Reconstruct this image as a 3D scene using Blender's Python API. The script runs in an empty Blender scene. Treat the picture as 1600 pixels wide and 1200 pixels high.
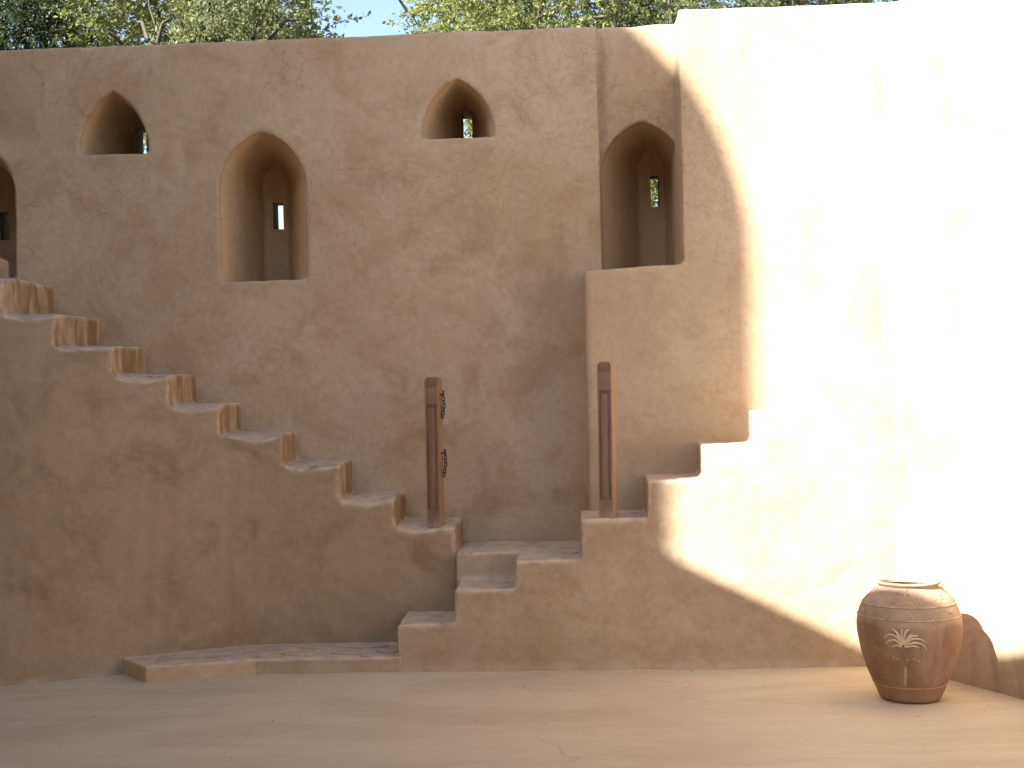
import bpy, bmesh, math, random
import numpy as np
from mathutils import Vector, Matrix, noise

sc = bpy.context.scene
R = math.radians

# ------------------------------------------------------------------ camera, sky, sun, exposure
cam_d = bpy.data.cameras.new('camera')
cam = bpy.data.objects.new('camera', cam_d)
sc.collection.objects.link(cam)
cam_d.sensor_width = 36.0
cam_d.lens = 36.0 * 2100 / 1600
cam_d.clip_start = 0.05
cam_d.clip_end = 2000
cam.matrix_world = Matrix.Translation((0, 0, 1.6)) @ Matrix.Rotation(R(90), 4, 'X') @ Matrix.Rotation(R(-1.3), 4, 'Z')
sc.camera = cam

SUN_EL = 36.0
SUN_AZ = 230.0                       # compass bearing of the sun, from +Y clockwise
world = bpy.data.worlds.new('World'); sc.world = world
world.use_nodes = True
wn = world.node_tree
bgn = wn.nodes['Background']
sky = wn.nodes.new('ShaderNodeTexSky')
sky.sky_type = 'NISHITA'; sky.sun_disc = False
sky.sun_elevation = R(SUN_EL); sky.sun_rotation = R(SUN_AZ)
sky.air_density = 1.0; sky.dust_density = 1.8; sky.ozone_density = 1.0
wn.links.new(sky.outputs[0], bgn.inputs[0])
bgn.inputs[1].default_value = 0.07

sun_d = bpy.data.lights.new('sun', 'SUN'); sun = bpy.data.objects.new('sun', sun_d)
sc.collection.objects.link(sun)
sun_d.energy = 5.0; sun_d.angle = R(0.53); sun_d.color = (1.0, 0.955, 0.885)
SD = Vector((math.sin(R(SUN_AZ)) * math.cos(R(SUN_EL)), math.cos(R(SUN_AZ)) * math.cos(R(SUN_EL)), math.sin(R(SUN_EL))))
sun.rotation_euler = SD.to_track_quat('Z', 'Y').to_euler()
sun.location = SD * 40

vs = sc.view_settings
vs.view_transform = 'Standard'; vs.look = 'None'; vs.gamma = 1.0; vs.use_curve_mapping = False
vs.exposure = 2.22
sc.cycles.max_bounces = 8; sc.cycles.diffuse_bounces = 6; sc.cycles.glossy_bounces = 2; sc.cycles.transmission_bounces = 3
sc.cycles.use_adaptive_sampling = True; sc.cycles.adaptive_threshold = 0.03
sc.cycles.caustics_reflective = False; sc.cycles.caustics_refractive = False
sc.cycles.use_denoising = True

# ------------------------------------------------------------------ node helpers
def new_mat(name):
    m = bpy.data.materials.new(name); m.use_nodes = True
    nt = m.node_tree
    return m, nt, nt.nodes['Principled BSDF']

class NB:
    """small node-building helper"""
    def __init__(s, nt): s.nt = nt
    def n(s, t, **k):
        nd = s.nt.nodes.new('ShaderNode' + t)
        for a, v in k.items(): setattr(nd, a, v)
        return nd
    def set(s, sock, v):
        if isinstance(v, bpy.types.NodeSocket): s.nt.links.new(v, sock)
        else: sock.default_value = v
    def math(s, op, a, b=0.0, clamp=False):
        nd = s.n('Math', operation=op, use_clamp=clamp)
        s.set(nd.inputs[0], a); s.set(nd.inputs[1], b); return nd.outputs[0]
    def mix(s, f, a, b, mode='MIX'):
        nd = s.n('Mix', data_type='RGBA', blend_type=mode)
        s.set(nd.inputs[0], f)
        for i, v in ((6, a), (7, b)):
            if isinstance(v, tuple) and len(v) == 3: v = (*v, 1)
            s.set(nd.inputs[i], v)
        return nd.outputs[2]
    def pos(s): return s.n('NewGeometry').outputs['Position']
    def mapv(s, v, scale=(1, 1, 1), loc=(0, 0, 0)):
        nd = s.n('Mapping'); s.set(nd.inputs[0], v); nd.inputs[1].default_value = loc; nd.inputs[3].default_value = scale
        return nd.outputs[0]
    def noise(s, v, scale, detail=4, rough=0.55, dist=0.0):
        nd = s.n('TexNoise'); s.set(nd.inputs['Vector'], v)
        nd.inputs['Scale'].default_value = scale; nd.inputs['Detail'].default_value = detail
        nd.inputs['Roughness'].default_value = rough; nd.inputs['Distortion'].default_value = dist
        return nd.outputs['Fac']
    def noisec(s, v, scale, detail=2):
        nd = s.n('TexNoise'); s.set(nd.inputs['Vector'], v)
        nd.inputs['Scale'].default_value = scale; nd.inputs['Detail'].default_value = detail
        return nd.outputs['Color']
    def vor(s, v, scale, feature='DISTANCE_TO_EDGE', out='Distance', rnd=1.0):
        nd = s.n('TexVoronoi', feature=feature); s.set(nd.inputs['Vector'], v)
        nd.inputs['Scale'].default_value = scale; nd.inputs['Randomness'].default_value = rnd
        return nd.outputs[out]
    def ramp(s, f, lo, hi, a=0.0, b=1.0):
        nd = s.n('MapRange'); nd.clamp = True; nd.interpolation_type = 'SMOOTHSTEP'
        s.set(nd.inputs[0], f); nd.inputs[1].default_value = lo; nd.inputs[2].default_value = hi
        nd.inputs[3].default_value = a; nd.inputs[4].default_value = b
        return nd.outputs[0]
    def vadd(s, a, b):
        nd = s.n('VectorMath', operation='ADD'); s.set(nd.inputs[0], a); s.set(nd.inputs[1], b); return nd.outputs[0]
    def vscale(s, a, k):
        nd = s.n('VectorMath', operation='SCALE'); s.set(nd.inputs[0], a); nd.inputs[3].default_value = k; return nd.outputs[0]
    def sep(s, v):
        nd = s.n('SeparateXYZ'); s.set(nd.inputs[0], v); return nd.outputs
    def bump(s, h, strength, dist, normal=None):
        nd = s.n('Bump'); s.set(nd.inputs['Height'], h)
        nd.inputs['Strength'].default_value = strength; nd.inputs['Distance'].default_value = dist
        if normal is not None: s.set(nd.inputs['Normal'], normal)
        return nd.outputs[0]

def plaster(name, base=(0.430, 0.328, 0.220), pale=(0.50, 0.40, 0.295), dark=(0.33, 0.215, 0.125),
            cracks=1.0, stain=1.0, stair=False, wash=False):
    m, nt, bs = new_mat(name); b = NB(nt)
    geo = b.n('NewGeometry'); P = geo.outputs['Position']
    n_big = b.noise(P, 0.8, 3, 0.6, 0.5)
    n_mid = b.noise(P, 2.6, 5, 0.66, 0.7)
    n_fine = b.noise(P, 30, 3, 0.7)
    n_str = b.noise(b.mapv(P, (3.6, 3.6, 0.6)), 1.0, 3, 0.65, 0.3)
    n_tro = b.noise(b.mapv(P, (1.0, 1.0, 1.4), (7, 3, 1)), 8.0, 4, 0.68, 1.0)
    col = b.mix(b.ramp(n_big, 0.34, 0.66), base, pale)
    col = b.mix(b.math('MULTIPLY', b.ramp(n_mid, 0.46, 0.74), 0.55 * stain), col, dark)
    col = b.mix(b.math('MULTIPLY', b.ramp(n_mid, 0.46, 0.28), 0.45), col, pale)
    col = b.mix(b.math('MULTIPLY', b.ramp(n_tro, 0.48, 0.72), 0.32), col, (0.345, 0.225, 0.13))
    col = b.mix(b.math('MULTIPLY', b.ramp(n_tro, 0.46, 0.26), 0.22), col, (0.52, 0.37, 0.285))
    col = b.mix(b.math('MULTIPLY', b.ramp(n_str, 0.54, 0.74), 0.28), col, pale)
    col = b.mix(b.math('MULTIPLY', b.ramp(n_str, 0.44, 0.26), 0.22), col, dark)
    col = b.mix(0.20, col, b.mix(n_fine, (0.05, 0.03, 0.02), (0.95, 0.85, 0.72)), 'OVERLAY')
    # craze cracks in patches, mostly high up
    wv = b.vadd(P, b.vscale(b.noisec(P, 9, 2), 0.10))
    d1 = b.vor(wv, 5.4); d2 = b.vor(b.mapv(wv, loc=(3.1, 1.7, 4.2)), 11.5)
    zt = b.ramp(b.sep(P)[2], 1.2, 3.3, 0.3, 1.0)
    mk = b.noise(b.mapv(P, loc=(2, 8, 5)), 1.2, 2, 0.6)
    c1 = b.math('MULTIPLY', b.ramp(d1, 0.010, 0.0025), b.ramp(mk, 0.40, 0.54))
    c2 = b.math('MULTIPLY', b.ramp(d2, 0.016, 0.004), b.ramp(mk, 0.46, 0.58, 0.0, 0.7))
    crk = b.math('MULTIPLY', b.math('MULTIPLY', b.math('MAXIMUM', c1, c2), zt), cracks)
    col = b.mix(b.math('MULTIPLY', crk, 0.40), col, (0.16, 0.10, 0.065))
    # small chips showing white lime, and dark pits
    vr = b.n('TexVoronoi', feature='F1'); b.set(vr.inputs['Vector'], b.mapv(P, (1, 1, 0.55)))
    vr.inputs['Scale'].default_value = 3.4
    vc = b.sep(vr.outputs['Color'])
    chip = b.math('MULTIPLY', b.math('LESS_THAN', vr.outputs['Distance'], b.math('MULTIPLY', vc[1], 0.034)), b.math('GREATER_THAN', vc[0], 0.76))
    col = b.mix(b.math('MULTIPLY', chip, 0.6), col, (0.70, 0.63, 0.54))
    pit = b.math('MULTIPLY', b.math('LESS_THAN', vr.outputs['Distance'], 0.024), b.math('LESS_THAN', vc[0], 0.10))
    col = b.mix(b.math('MULTIPLY', pit, 0.6), col, (0.10, 0.065, 0.045))
    N = b.sep(geo.outputs['Normal'])
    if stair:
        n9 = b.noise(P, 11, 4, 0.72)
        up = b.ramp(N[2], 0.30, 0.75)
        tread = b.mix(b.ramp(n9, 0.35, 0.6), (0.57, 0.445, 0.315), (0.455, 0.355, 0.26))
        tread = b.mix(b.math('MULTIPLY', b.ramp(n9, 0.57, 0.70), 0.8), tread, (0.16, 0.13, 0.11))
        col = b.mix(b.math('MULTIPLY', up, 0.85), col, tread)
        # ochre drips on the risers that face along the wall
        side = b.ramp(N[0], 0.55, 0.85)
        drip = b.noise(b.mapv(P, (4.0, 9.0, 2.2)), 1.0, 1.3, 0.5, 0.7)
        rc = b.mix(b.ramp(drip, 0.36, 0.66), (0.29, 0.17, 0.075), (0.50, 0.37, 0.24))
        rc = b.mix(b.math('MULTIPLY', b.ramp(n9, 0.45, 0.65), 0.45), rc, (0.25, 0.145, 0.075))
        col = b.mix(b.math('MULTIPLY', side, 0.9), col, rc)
        # worn, paler arrises
        wear = b.math('MULTIPLY', b.ramp(geo.outputs['Pointiness'], 0.503, 0.535), b.ramp(n9, 0.62, 0.36))
        col = b.mix(b.math('MULTIPLY', wear, 0.6), col, (0.62, 0.49, 0.37))
    if wash:
        # tall runs and patches of brown water stain
        q = b.mapv(P, (2.6, 2.6, 0.9), (1.3, 0.4, 0.2))
        w = b.math('MULTIPLY', b.ramp(b.noise(q, 1.0, 4, 0.6, 0.9), 0.42, 0.66), b.ramp(b.noise(b.mapv(P, loc=(0.6, 2.3, 0.4)), 1.1, 2, 0.6), 0.34, 0.56))
        col = b.mix(b.math('MULTIPLY', w, 0.8), col, (0.25, 0.18, 0.12))
    nt.links.new(col, bs.inputs['Base Color'])
    bs.inputs['Roughness'].default_value = 0.92
    bs.inputs['Specular IOR Level'].default_value = 0.18
    nt.links.new(b.bump(b.noise(P, 11.0, 4, 0.68), 0.3, 0.012), bs.inputs['Normal'])
    return m

M = {}
M['wall'] = plaster('wall_plaster', stain=1.25)
M['pier'] = plaster('pier_plaster', (0.415, 0.322, 0.214), (0.475, 0.382, 0.275), (0.34, 0.24, 0.15), stain=0.75)
M['niche'] = plaster('niche_plaster', (0.57, 0.44, 0.29), (0.62, 0.50, 0.35), (0.47, 0.34, 0.21), cracks=0.0, stain=0.6)  # paler niche plaster, raised further to stand in for light bounced inside
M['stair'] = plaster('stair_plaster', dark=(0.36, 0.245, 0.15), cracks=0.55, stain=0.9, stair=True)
M['stair_left'] = plaster('dark_stair_plaster', (0.318, 0.232, 0.145), (0.385, 0.292, 0.195), (0.215, 0.146, 0.085), cracks=0.8, stain=1.3, stair=True)  # darker left-stair plaster, with part of the lower-left shade put into its tone
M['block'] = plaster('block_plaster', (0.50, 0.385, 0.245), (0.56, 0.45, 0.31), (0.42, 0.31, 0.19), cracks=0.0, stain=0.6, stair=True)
M['east'] = plaster('east_plaster', cracks=0.6, stain=0.6, wash=True)

# floor: trowelled screed with dust
def floor_mat():
    m, nt, bs = new_mat('floor_screed'); b = NB(nt); P = b.pos()
    n1 = b.noise(b.mapv(P, (0.7, 2.0, 1)), 1.2, 3, 0.6, 0.6)
    n2 = b.noise(b.mapv(P, (1.0, 3.0, 1)), 5, 4, 0.68, 0.3)
    n3 = b.noise(P, 60, 2, 0.7)
    col = b.mix(b.ramp(n1, 0.35, 0.68), (0.56, 0.462, 0.325), (0.485, 0.39, 0.265))
    col = b.mix(b.math('MULTIPLY', b.ramp(n2, 0.52, 0.75), 0.35), col, (0.40, 0.285, 0.19))
    col = b.mix(b.math('MULTIPLY', b.ramp(n2, 0.45, 0.28), 0.35), col, (0.62, 0.50, 0.37))
    col = b.mix(0.12, col, b.mix(n3, (0.15, 0.1, 0.08), (0.85, 0.8, 0.7)), 'OVERLAY')
    sm = b.ramp(b.noise(b.mapv(P, (2, 6, 1), (3, 1, 0)), 4, 4, 0.75), 0.66, 0.78)
    col = b.mix(b.math('MULTIPLY', sm, 0.5), col, (0.22, 0.16, 0.115))
    d = b.vor(b.vadd(P, b.vscale(b.noisec(P, 3, 3), 0.35)), 0.9)
    ck = b.math('MULTIPLY', b.ramp(d, 0.006, 0.0015), b.ramp(b.noise(P, 1.3, 3), 0.5, 0.6))
    col = b.mix(b.math('MULTIPLY', ck, 0.28), col, (0.2, 0.14, 0.1))
    nt.links.new(col, bs.inputs['Base Color'])
    bs.inputs['Roughness'].default_value = 0.78; bs.inputs['Specular IOR Level'].default_value = 0.3
    vs_ = b.n('TexVoronoi', feature='F1'); b.set(vs_.inputs['Vector'], P); vs_.inputs['Scale'].default_value = 7.0
    vc = b.sep(vs_.outputs['Color'])
    sp = b.math('MULTIPLY', b.math('LESS_THAN', vs_.outputs['Distance'], b.math('MULTIPLY', vc[1], 0.055)), b.math('GREATER_THAN', vc[0], 0.72))
    col2 = b.mix(b.math('MULTIPLY', sp, 0.6), col, b.mix(vc[2], (0.16, 0.115, 0.08), (0.62, 0.52, 0.40)))
    nt.links.new(col2, bs.inputs['Base Color'])
    nt.links.new(b.bump(n2, 0.3, 0.008), bs.inputs['Normal'])
    return m
M['floor'] = floor_mat()

def simple(name, c1, c2, scale=8, rough=0.8, bumpd=0.004, stretch=(1, 1, 1), spec=0.3, obj_space=False):
    m, nt, bs = new_mat(name); b = NB(nt)
    P = b.n('TexCoord').outputs['Object'] if obj_space else b.pos()
    P = b.mapv(P, stretch)
    n = b.noise(P, scale, 6, 0.65, 0.3)
    nt.links.new(b.mix(b.ramp(n, 0.3, 0.7), c1, c2), bs.inputs['Base Color'])
    bs.inputs['Roughness'].default_value = rough; bs.inputs['Specular IOR Level'].default_value = spec
    nt.links.new(b.bump(n, 0.5, bumpd), bs.inputs['Normal'])
    return m

M['sand'] = simple('sandy_ground', (0.42, 0.32, 0.22), (0.33, 0.25, 0.17), 1.5, 0.95, 0.03)
M['stone'] = simple('paving_stone', (0.47, 0.365, 0.265), (0.35, 0.28, 0.215), 14, 0.85, 0.006)
M['reveal'] = simple('dark_reveal', (0.085, 0.058, 0.04), (0.14, 0.10, 0.07), 20, 0.9, 0.004)
M['iron'] = simple('old_iron', (0.035, 0.035, 0.045), (0.09, 0.075, 0.07), 60, 0.55, 0.002)
M['iron'].node_tree.nodes['Principled BSDF'].inputs['Metallic'].default_value = 0.6

def wood_mat(name, grey):
    m, nt, bs = new_mat(name); b = NB(nt)
    P = b.n('TexCoord').outputs['Object']
    g = b.noise(b.mapv(P, (38, 38, 1.6)), 1.0, 6, 0.65, 0.6)
    g2 = b.noise(b.mapv(P, (130, 130, 3)), 1.0, 4, 0.6)
    big = b.noise(b.mapv(P, (4, 4, 1.6), (0.3, 2, 1)), 1.0, 3)
    col = b.mix(b.ramp(g, 0.34, 0.68), (0.15, 0.068, 0.034), (0.31, 0.165, 0.085))
    col = b.mix(b.math('MULTIPLY', b.ramp(big, 0.42, 0.66), 0.6), col, (0.36, 0.24, 0.145))
    col = b.mix(b.math('MULTIPLY', b.ramp(g2, 0.55, 0.75), 0.5), col, (0.07, 0.035, 0.02))
    col = b.mix(grey, col, b.mix(g, (0.20, 0.145, 0.105), (0.36, 0.285, 0.215)))
    z = b.sep(P)[2]
    dust = b.math('MULTIPLY', b.ramp(z, 0.14, 0.0), b.ramp(b.noise(P, 18, 4), 0.35, 0.6))
    col = b.mix(b.math('MULTIPLY', dust, 0.7), col, (0.42, 0.32, 0.23))
    N = b.sep(b.n('TexCoord').outputs['Normal'])
    col = b.mix(b.math('MULTIPLY', b.ramp(N[0], 0.6, 0.9), 0.4), col, (0.38, 0.24, 0.12))
    col = b.mix(b.math('MULTIPLY', b.ramp(N[2], 0.6, 0.9), 0.8), col, (0.40, 0.31, 0.225))
    nt.links.new(col, bs.inputs['Base Color'])
    bs.inputs['Roughness'].default_value = 0.72; bs.inputs['Specular IOR Level'].default_value = 0.3
    nt.links.new(b.bump(b.math('ADD', g, g2), 0.6, 0.003), bs.inputs['Normal'])
    return m
M['wood'] = wood_mat('dark_weathered_wood', 0.28)
M['wood_grey'] = wood_mat('grey_weathered_wood', 0.55)

def jar_mat():
    m, nt, bs = new_mat('terracotta'); b = NB(nt)
    P = b.n('TexCoord').outputs['Object']
    z = b.sep(P)[2]
    n = b.noise(P, 5, 6, 0.65, 0.6); n2 = b.noise(P, 45, 4, 0.65)
    ns = b.noise(b.mapv(P, (14, 14, 1.5)), 1.0, 5, 0.65)
    low = b.mix(b.ramp(n, 0.35, 0.7), (0.265, 0.15, 0.097), (0.36, 0.225, 0.155))
    low = b.mix(b.math('MULTIPLY', b.ramp(ns, 0.42, 0.7), 0.7), low, (0.42, 0.30, 0.215))
    upc = b.mix(b.ramp(n, 0.35, 0.7), (0.35, 0.25, 0.175), (0.44, 0.33, 0.235))
    edge = b.math('ADD', z, b.math('MULTIPLY', b.math('SUBTRACT', n, 0.5), 0.07))
    col = b.mix(b.ramp(edge, 0.405, 0.44), low, upc)
    col = b.mix(b.math('MULTIPLY', b.ramp(edge, 0.12, 0.05), 0.5), col, (0.36, 0.22, 0.14))
    col = b.mix(0.18, col, b.mix(n2, (0.1, 0.07, 0.05), (0.9, 0.85, 0.8)), 'OVERLAY')
    nt.links.new(col, bs.inputs['Base Color'])
    bs.inputs['Roughness'].default_value = 0.85; bs.inputs['Specular IOR Level'].default_value = 0.2
    nt.links.new(b.bump(b.math('ADD', b.math('MULTIPLY', n2, 0.4), ns), 0.35, 0.004), bs.inputs['Normal'])
    return m
M['jar'] = jar_mat()
M['slip'] = simple('cream_slip', (0.58, 0.45, 0.29), (0.36, 0.23, 0.13), 30, 0.8, 0.002, obj_space=True)
M['slip_pale'] = simple('worn_cream_relief', (0.74, 0.63, 0.47), (0.56, 0.41, 0.27), 24, 0.8, 0.002, obj_space=True)

def leaf_mat(name, c1, c2, c3):
    m, nt, bs = new_mat(name); b = NB(nt)
    P = b.pos()
    n = b.noise(P, 1.7, 3); w = b.n('TexWhiteNoise', noise_dimensions='3D')
    b.set(w.inputs['Vector'], b.vscale(b.n('NewGeometry').outputs['Position'], 1.0))
    at = b.n('Attribute', attribute_name='leaf_tone')
    col = b.mix(at.outputs['Fac'], c1, c2)
    col = b.mix(b.math('MULTIPLY', b.ramp(n, 0.45, 0.65), 0.6), col, c3)
    nt.links.new(col, bs.inputs['Base Color'])
    bs.inputs['Roughness'].default_value = 0.5; bs.inputs['Specular IOR Level'].default_value = 0.35
    tr = b.n('BsdfTranslucent'); nt.links.new(col, tr.inputs[0])
    mx = b.n('MixShader'); mx.inputs[0].default_value = 0.5
    nt.links.new(bs.outputs[0], mx.inputs[1]); nt.links.new(tr.outputs[0], mx.inputs[2])
    nt.links.new(mx.outputs[0], nt.nodes['Material Output'].inputs[0])
    return m
M['leaf_yellow'] = leaf_mat('leaf_yellow_green', (0.15, 0.20, 0.045), (0.30, 0.32, 0.115), (0.22, 0.24, 0.085))
M['leaf_dark'] = leaf_mat('leaf_dark_green', (0.022, 0.045, 0.016), (0.05, 0.08, 0.028), (0.04, 0.055, 0.025))
M['leaf_grey'] = leaf_mat('leaf_grey_green', (0.09, 0.125, 0.040), (0.23, 0.25, 0.11), (0.15, 0.17, 0.075))
M['bark'] = simple('pale_bark', (0.095, 0.08, 0.062), (0.055, 0.045, 0.034), 12, 0.9, 0.01, (1, 1, 0.3))

# ------------------------------------------------------------------ object helpers
def link(o): sc.collection.objects.link(o); return o
def tag(o, label=None, cat=None, group=None, kind=None):
    if label: o['label'] = label
    if cat: o['category'] = cat
    if group: o['group'] = group
    if kind: o['kind'] = kind
    return o
def empty(name, loc=(0, 0, 0)):
    o = bpy.data.objects.new(name, None); o.location = loc; o.empty_display_size = 0.1
    return link(o)
def mesh_from(name, verts, faces, smooth=False):
    me = bpy.data.meshes.new(name); me.from_pydata([tuple(v) for v in verts], [], [tuple(f) for f in faces]); me.update()
    if smooth: me.polygons.foreach_set('use_smooth', [True] * len(me.polygons))
    return me
def obj(name, me, mat, parent=None):
    o = bpy.data.objects.new(name, me); link(o)
    if mat is not None:
        me.materials.clear(); me.materials.append(mat)
    if parent is not None: o.parent = parent
    return o

# wall frame: s runs along the back wall, q into it; the wall is turned 2.9 degrees
WA = math.atan(0.05); CA, SA = math.cos(WA), math.sin(WA)
def wf(s, q, z): return (s * CA + q * SA, -s * SA + q * CA, z)

def prism(plan, z0, z1):
    """closed prism from a plan polygon in the wall frame; z1 may be a list per corner"""
    n = len(plan); zt = z1 if isinstance(z1, (list, tuple)) else [z1] * n
    v = [wf(p[0], p[1], z0) for p in plan] + [wf(p[0], p[1], t) for p, t in zip(plan, zt)]
    f = [tuple(range(n - 1, -1, -1)), tuple(range(n, 2 * n))]
    f += [(i, (i + 1) % n, n + (i + 1) % n, n + i) for i in range(n)]
    return v, f
def box(s0, s1, q0, q1, z0, z1): return prism([(s0, q0), (s1, q0), (s1, q1), (s0, q1)], z0, z1)
def join(parts):
    V, F = [], []
    for v, f in parts:
        o = len(V); V += list(v); F += [tuple(i + o for i in x) for x in f]
    return V, F
def loft(rings):
    n = len(rings[0]); V = [p for r in rings for p in r]; F = []
    F.append(tuple(range(n))); F.append(tuple(len(V) - 1 - i for i in range(n)))
    for k in range(len(rings) - 1):
        a = k * n
        F += [(a + (i + 1) % n, a + i, a + n + i, a + n + (i + 1) % n) for i in range(n)]
    return V, F

tex_big = bpy.data.textures.new('undulation', 'CLOUDS'); tex_big.noise_scale = 0.45; tex_big.noise_depth = 2
tex_small = bpy.data.textures.new('unevenness', 'CLOUDS'); tex_small.noise_scale = 0.09; tex_small.noise_depth = 2

def masonry(solid, cutters=(), voxel=0.018, smooth=6, big=0.016, small=0.006, late=()):
    """hand-plastered body: solid, minus cutters, remeshed, rounded and made uneven -> numpy verts, quads"""
    me = mesh_from('tmp', *solid)
    bm = bmesh.new(); bm.from_mesh(me); bmesh.ops.recalc_face_normals(bm, faces=bm.faces); bm.to_mesh(me); bm.free()
    o = bpy.data.objects.new('tmp', me); link(o); tmp = [o]
    def cut(c):
        cm = mesh_from('cut', *c)
        bm = bmesh.new(); bm.from_mesh(cm); bmesh.ops.recalc_face_normals(bm, faces=bm.faces); bm.to_mesh(cm); bm.free()
        co = bpy.data.objects.new('cut', cm); link(co); tmp.append(co)
        md = o.modifiers.new('b', 'BOOLEAN'); md.operation = 'DIFFERENCE'; md.object = co; md.solver = 'EXACT'
    for c in cutters: cut(c)
    md = o.modifiers.new('r', 'REMESH'); md.mode = 'VOXEL'; md.voxel_size = voxel; md.adaptivity = 0
    if smooth:
        md = o.modifiers.new('s', 'SMOOTH'); md.factor = 0.5; md.iterations = smooth
    for t, k in ((tex_big, big), (tex_small, small)):
        if k:
            md = o.modifiers.new('d', 'DISPLACE'); md.texture = t; md.texture_coords = 'GLOBAL'; md.strength = k; md.mid_level = 0.5
    for c in late: cut(c)
    if late: o.modifiers.new('t', 'TRIANGULATE')
    dg = bpy.context.evaluated_depsgraph_get(); dg.update()
    ev = o.evaluated_get(dg); em = ev.to_mesh()
    nv = len(em.vertices); co = np.empty(nv * 3, np.float32); em.vertices.foreach_get('co', co)
    nl = len(em.loops); li = np.empty(nl, np.int32); em.loops.foreach_get('vertex_index', li)
    npol = len(em.polygons); ls = np.empty(npol, np.int32); em.polygons.foreach_get('loop_start', ls)
    lt = np.empty(npol, np.int32); em.polygons.foreach_get('loop_total', lt)
    ev.to_mesh_clear()
    k = 3 if late else 4
    assert (lt == k).all()
    quads = li.reshape(-1, k)
    for t in tmp:
        d = t.data; bpy.data.objects.remove(t); bpy.data.meshes.remove(d)
    return co.reshape(-1, 3).astype(np.float64), quads

def sqz(co):
    return np.stack([co[:, 0] * CA - co[:, 1] * SA, co[:, 0] * SA + co[:, 1] * CA, co[:, 2]], 1)

def np_mesh(name, co, quads, smooth=True):
    me = bpy.data.meshes.new(name)
    k = quads.shape[1]
    me.vertices.add(len(co)); me.vertices.foreach_set('co', np.ascontiguousarray(co, dtype=np.float32).ravel())
    me.loops.add(quads.size); me.loops.foreach_set('vertex_index', quads.astype(np.int32).ravel())
    me.polygons.add(len(quads)); me.polygons.foreach_set('loop_start', np.arange(len(quads), dtype=np.int32) * k)
    me.polygons.foreach_set('loop_total', np.full(len(quads), k, np.int32))
    me.polygons.foreach_set('use_smooth', np.full(len(quads), smooth))
    me.update(); me.validate()
    return me
def vnormals(co, quads):
    k = quads.shape[1]; a, b_, c, d = (co[quads[:, i % k]] for i in range(4))
    fn = np.cross(c - a, d - b_) if k == 4 else np.cross(b_ - a, c - a); vn = np.zeros_like(co)
    for i in range(k): np.add.at(vn, quads[:, i], fn)
    return vn / (np.linalg.norm(vn, axis=1, keepdims=True) + 1e-12)
def sub(name, co, quads, mask, mat, parent, normals=None):
    """the faces picked by mask as a mesh of their own, keeping the shading of the whole body"""
    qd = quads[mask]
    if len(qd) == 0: return None
    u, inv = np.unique(qd, return_inverse=True)
    me = np_mesh(name, co[u], inv.reshape(qd.shape))
    if normals is not None: me.normals_split_custom_set_from_vertices([tuple(x) for x in normals[u]])
    return obj(name, me, mat, parent)

# ------------------------------------------------------------------ ground
bm = bmesh.new()
for v in ((-400, -400), (400, -400), (400, 400), (-400, 400)): bm.verts.new((v[0], v[1], -0.03))
bm.faces.new(bm.verts); me = bpy.data.meshes.new('ground'); bm.to_mesh(me); bm.free()
tag(obj('ground', me, M['sand']), kind='structure')

nx, ny = 150, 160
gx = np.linspace(-9, 5, nx); gy = np.linspace(-4, 8.9, ny)
X, Y = np.meshgrid(gx, gy, indexing='ij')
Z = np.array([[0.006 * noise.noise((x * 0.9, y * 0.9, 0)) + 0.0025 * noise.noise((x * 4, y * 4, 3)) for y in gy] for x in gx])
co = np.stack([X.ravel(), Y.ravel(), Z.ravel()], 1)
idx = np.arange(nx * ny).reshape(nx, ny)
qd = np.stack([idx[:-1, :-1], idx[1:, :-1], idx[1:, 1:], idx[:-1, 1:]], -1).reshape(-1, 4)
tag(obj('courtyard_floor', np_mesh('courtyard_floor', co, qd), M['floor']), kind='structure')

# ------------------------------------------------------------------ back wall with niches
Q_W, Q_S, Q_B, Q_F, Q_OUT = 8.40, 8.49, 8.01, 7.50, 9.40

def arch(cs, hw, zb, zs, za, q, n=12):
    """pointed arch outline (two-centred) as points in world space"""
    k = ((za - zs) / hw) ** 2; c = max(0.0, (k - 1) / 2) * hw
    pts = [(cs - hw, zb), (cs + hw, zb)]
    R_ = hw + c
    for i in range(n + 1):
        z = (za - zs) * math.sin(math.pi / 2 * i / n) if k <= 1.0 else (za - zs) * (i / n)
        x = max(0.0, math.sqrt(max(0, R_ * R_ - z * z)) - c) if k > 1.0 else hw * math.cos(math.pi / 2 * i / n)
        pts.append((cs + x, zs + z))
    right = pts[2:]
    left = [(2 * cs - x, z) for x, z in reversed(right[:-1])]
    return [wf(s, q, z) for s, z in [pts[0], pts[1]] + right + left]

# centre, half width, sill, springing, apex, back centre, back half width, back sill, back springing, back apex, slit s0,s1,z0,z1, front q
NICHES = [
    (-3.845, 0.28, 2.345, 2.87, 3.24, -3.99, 0.085, 2.33, 3.00, 3.17, -4.03, -3.965, 2.69, 2.89, Q_W),
    (-2.918, 0.226, 3.120, 3.135, 3.522, -3.01, 0.062, 3.11, 3.37, 3.50, -3.05, -2.975, 3.19, 3.44, Q_W),
    (-1.970, 0.278, 2.288, 2.875, 3.232, -2.073, 0.086, 2.28, 3.00, 3.17, -2.094, -2.024, 2.711, 2.895, Q_W),
    (-0.722, 0.230, 3.152, 3.165, 3.525, -0.733, 0.055, 3.14, 3.42, 3.51, -0.769, -0.697, 3.20, 3.465, Q_W),
    (0.427, 0.270, 2.29, 2.89, 3.232, 0.522, 0.088, 2.28, 3.02, 3.19, 0.518, 0.576, 2.79, 3.002, Q_S),
]
cutters, slits = [], []
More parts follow.
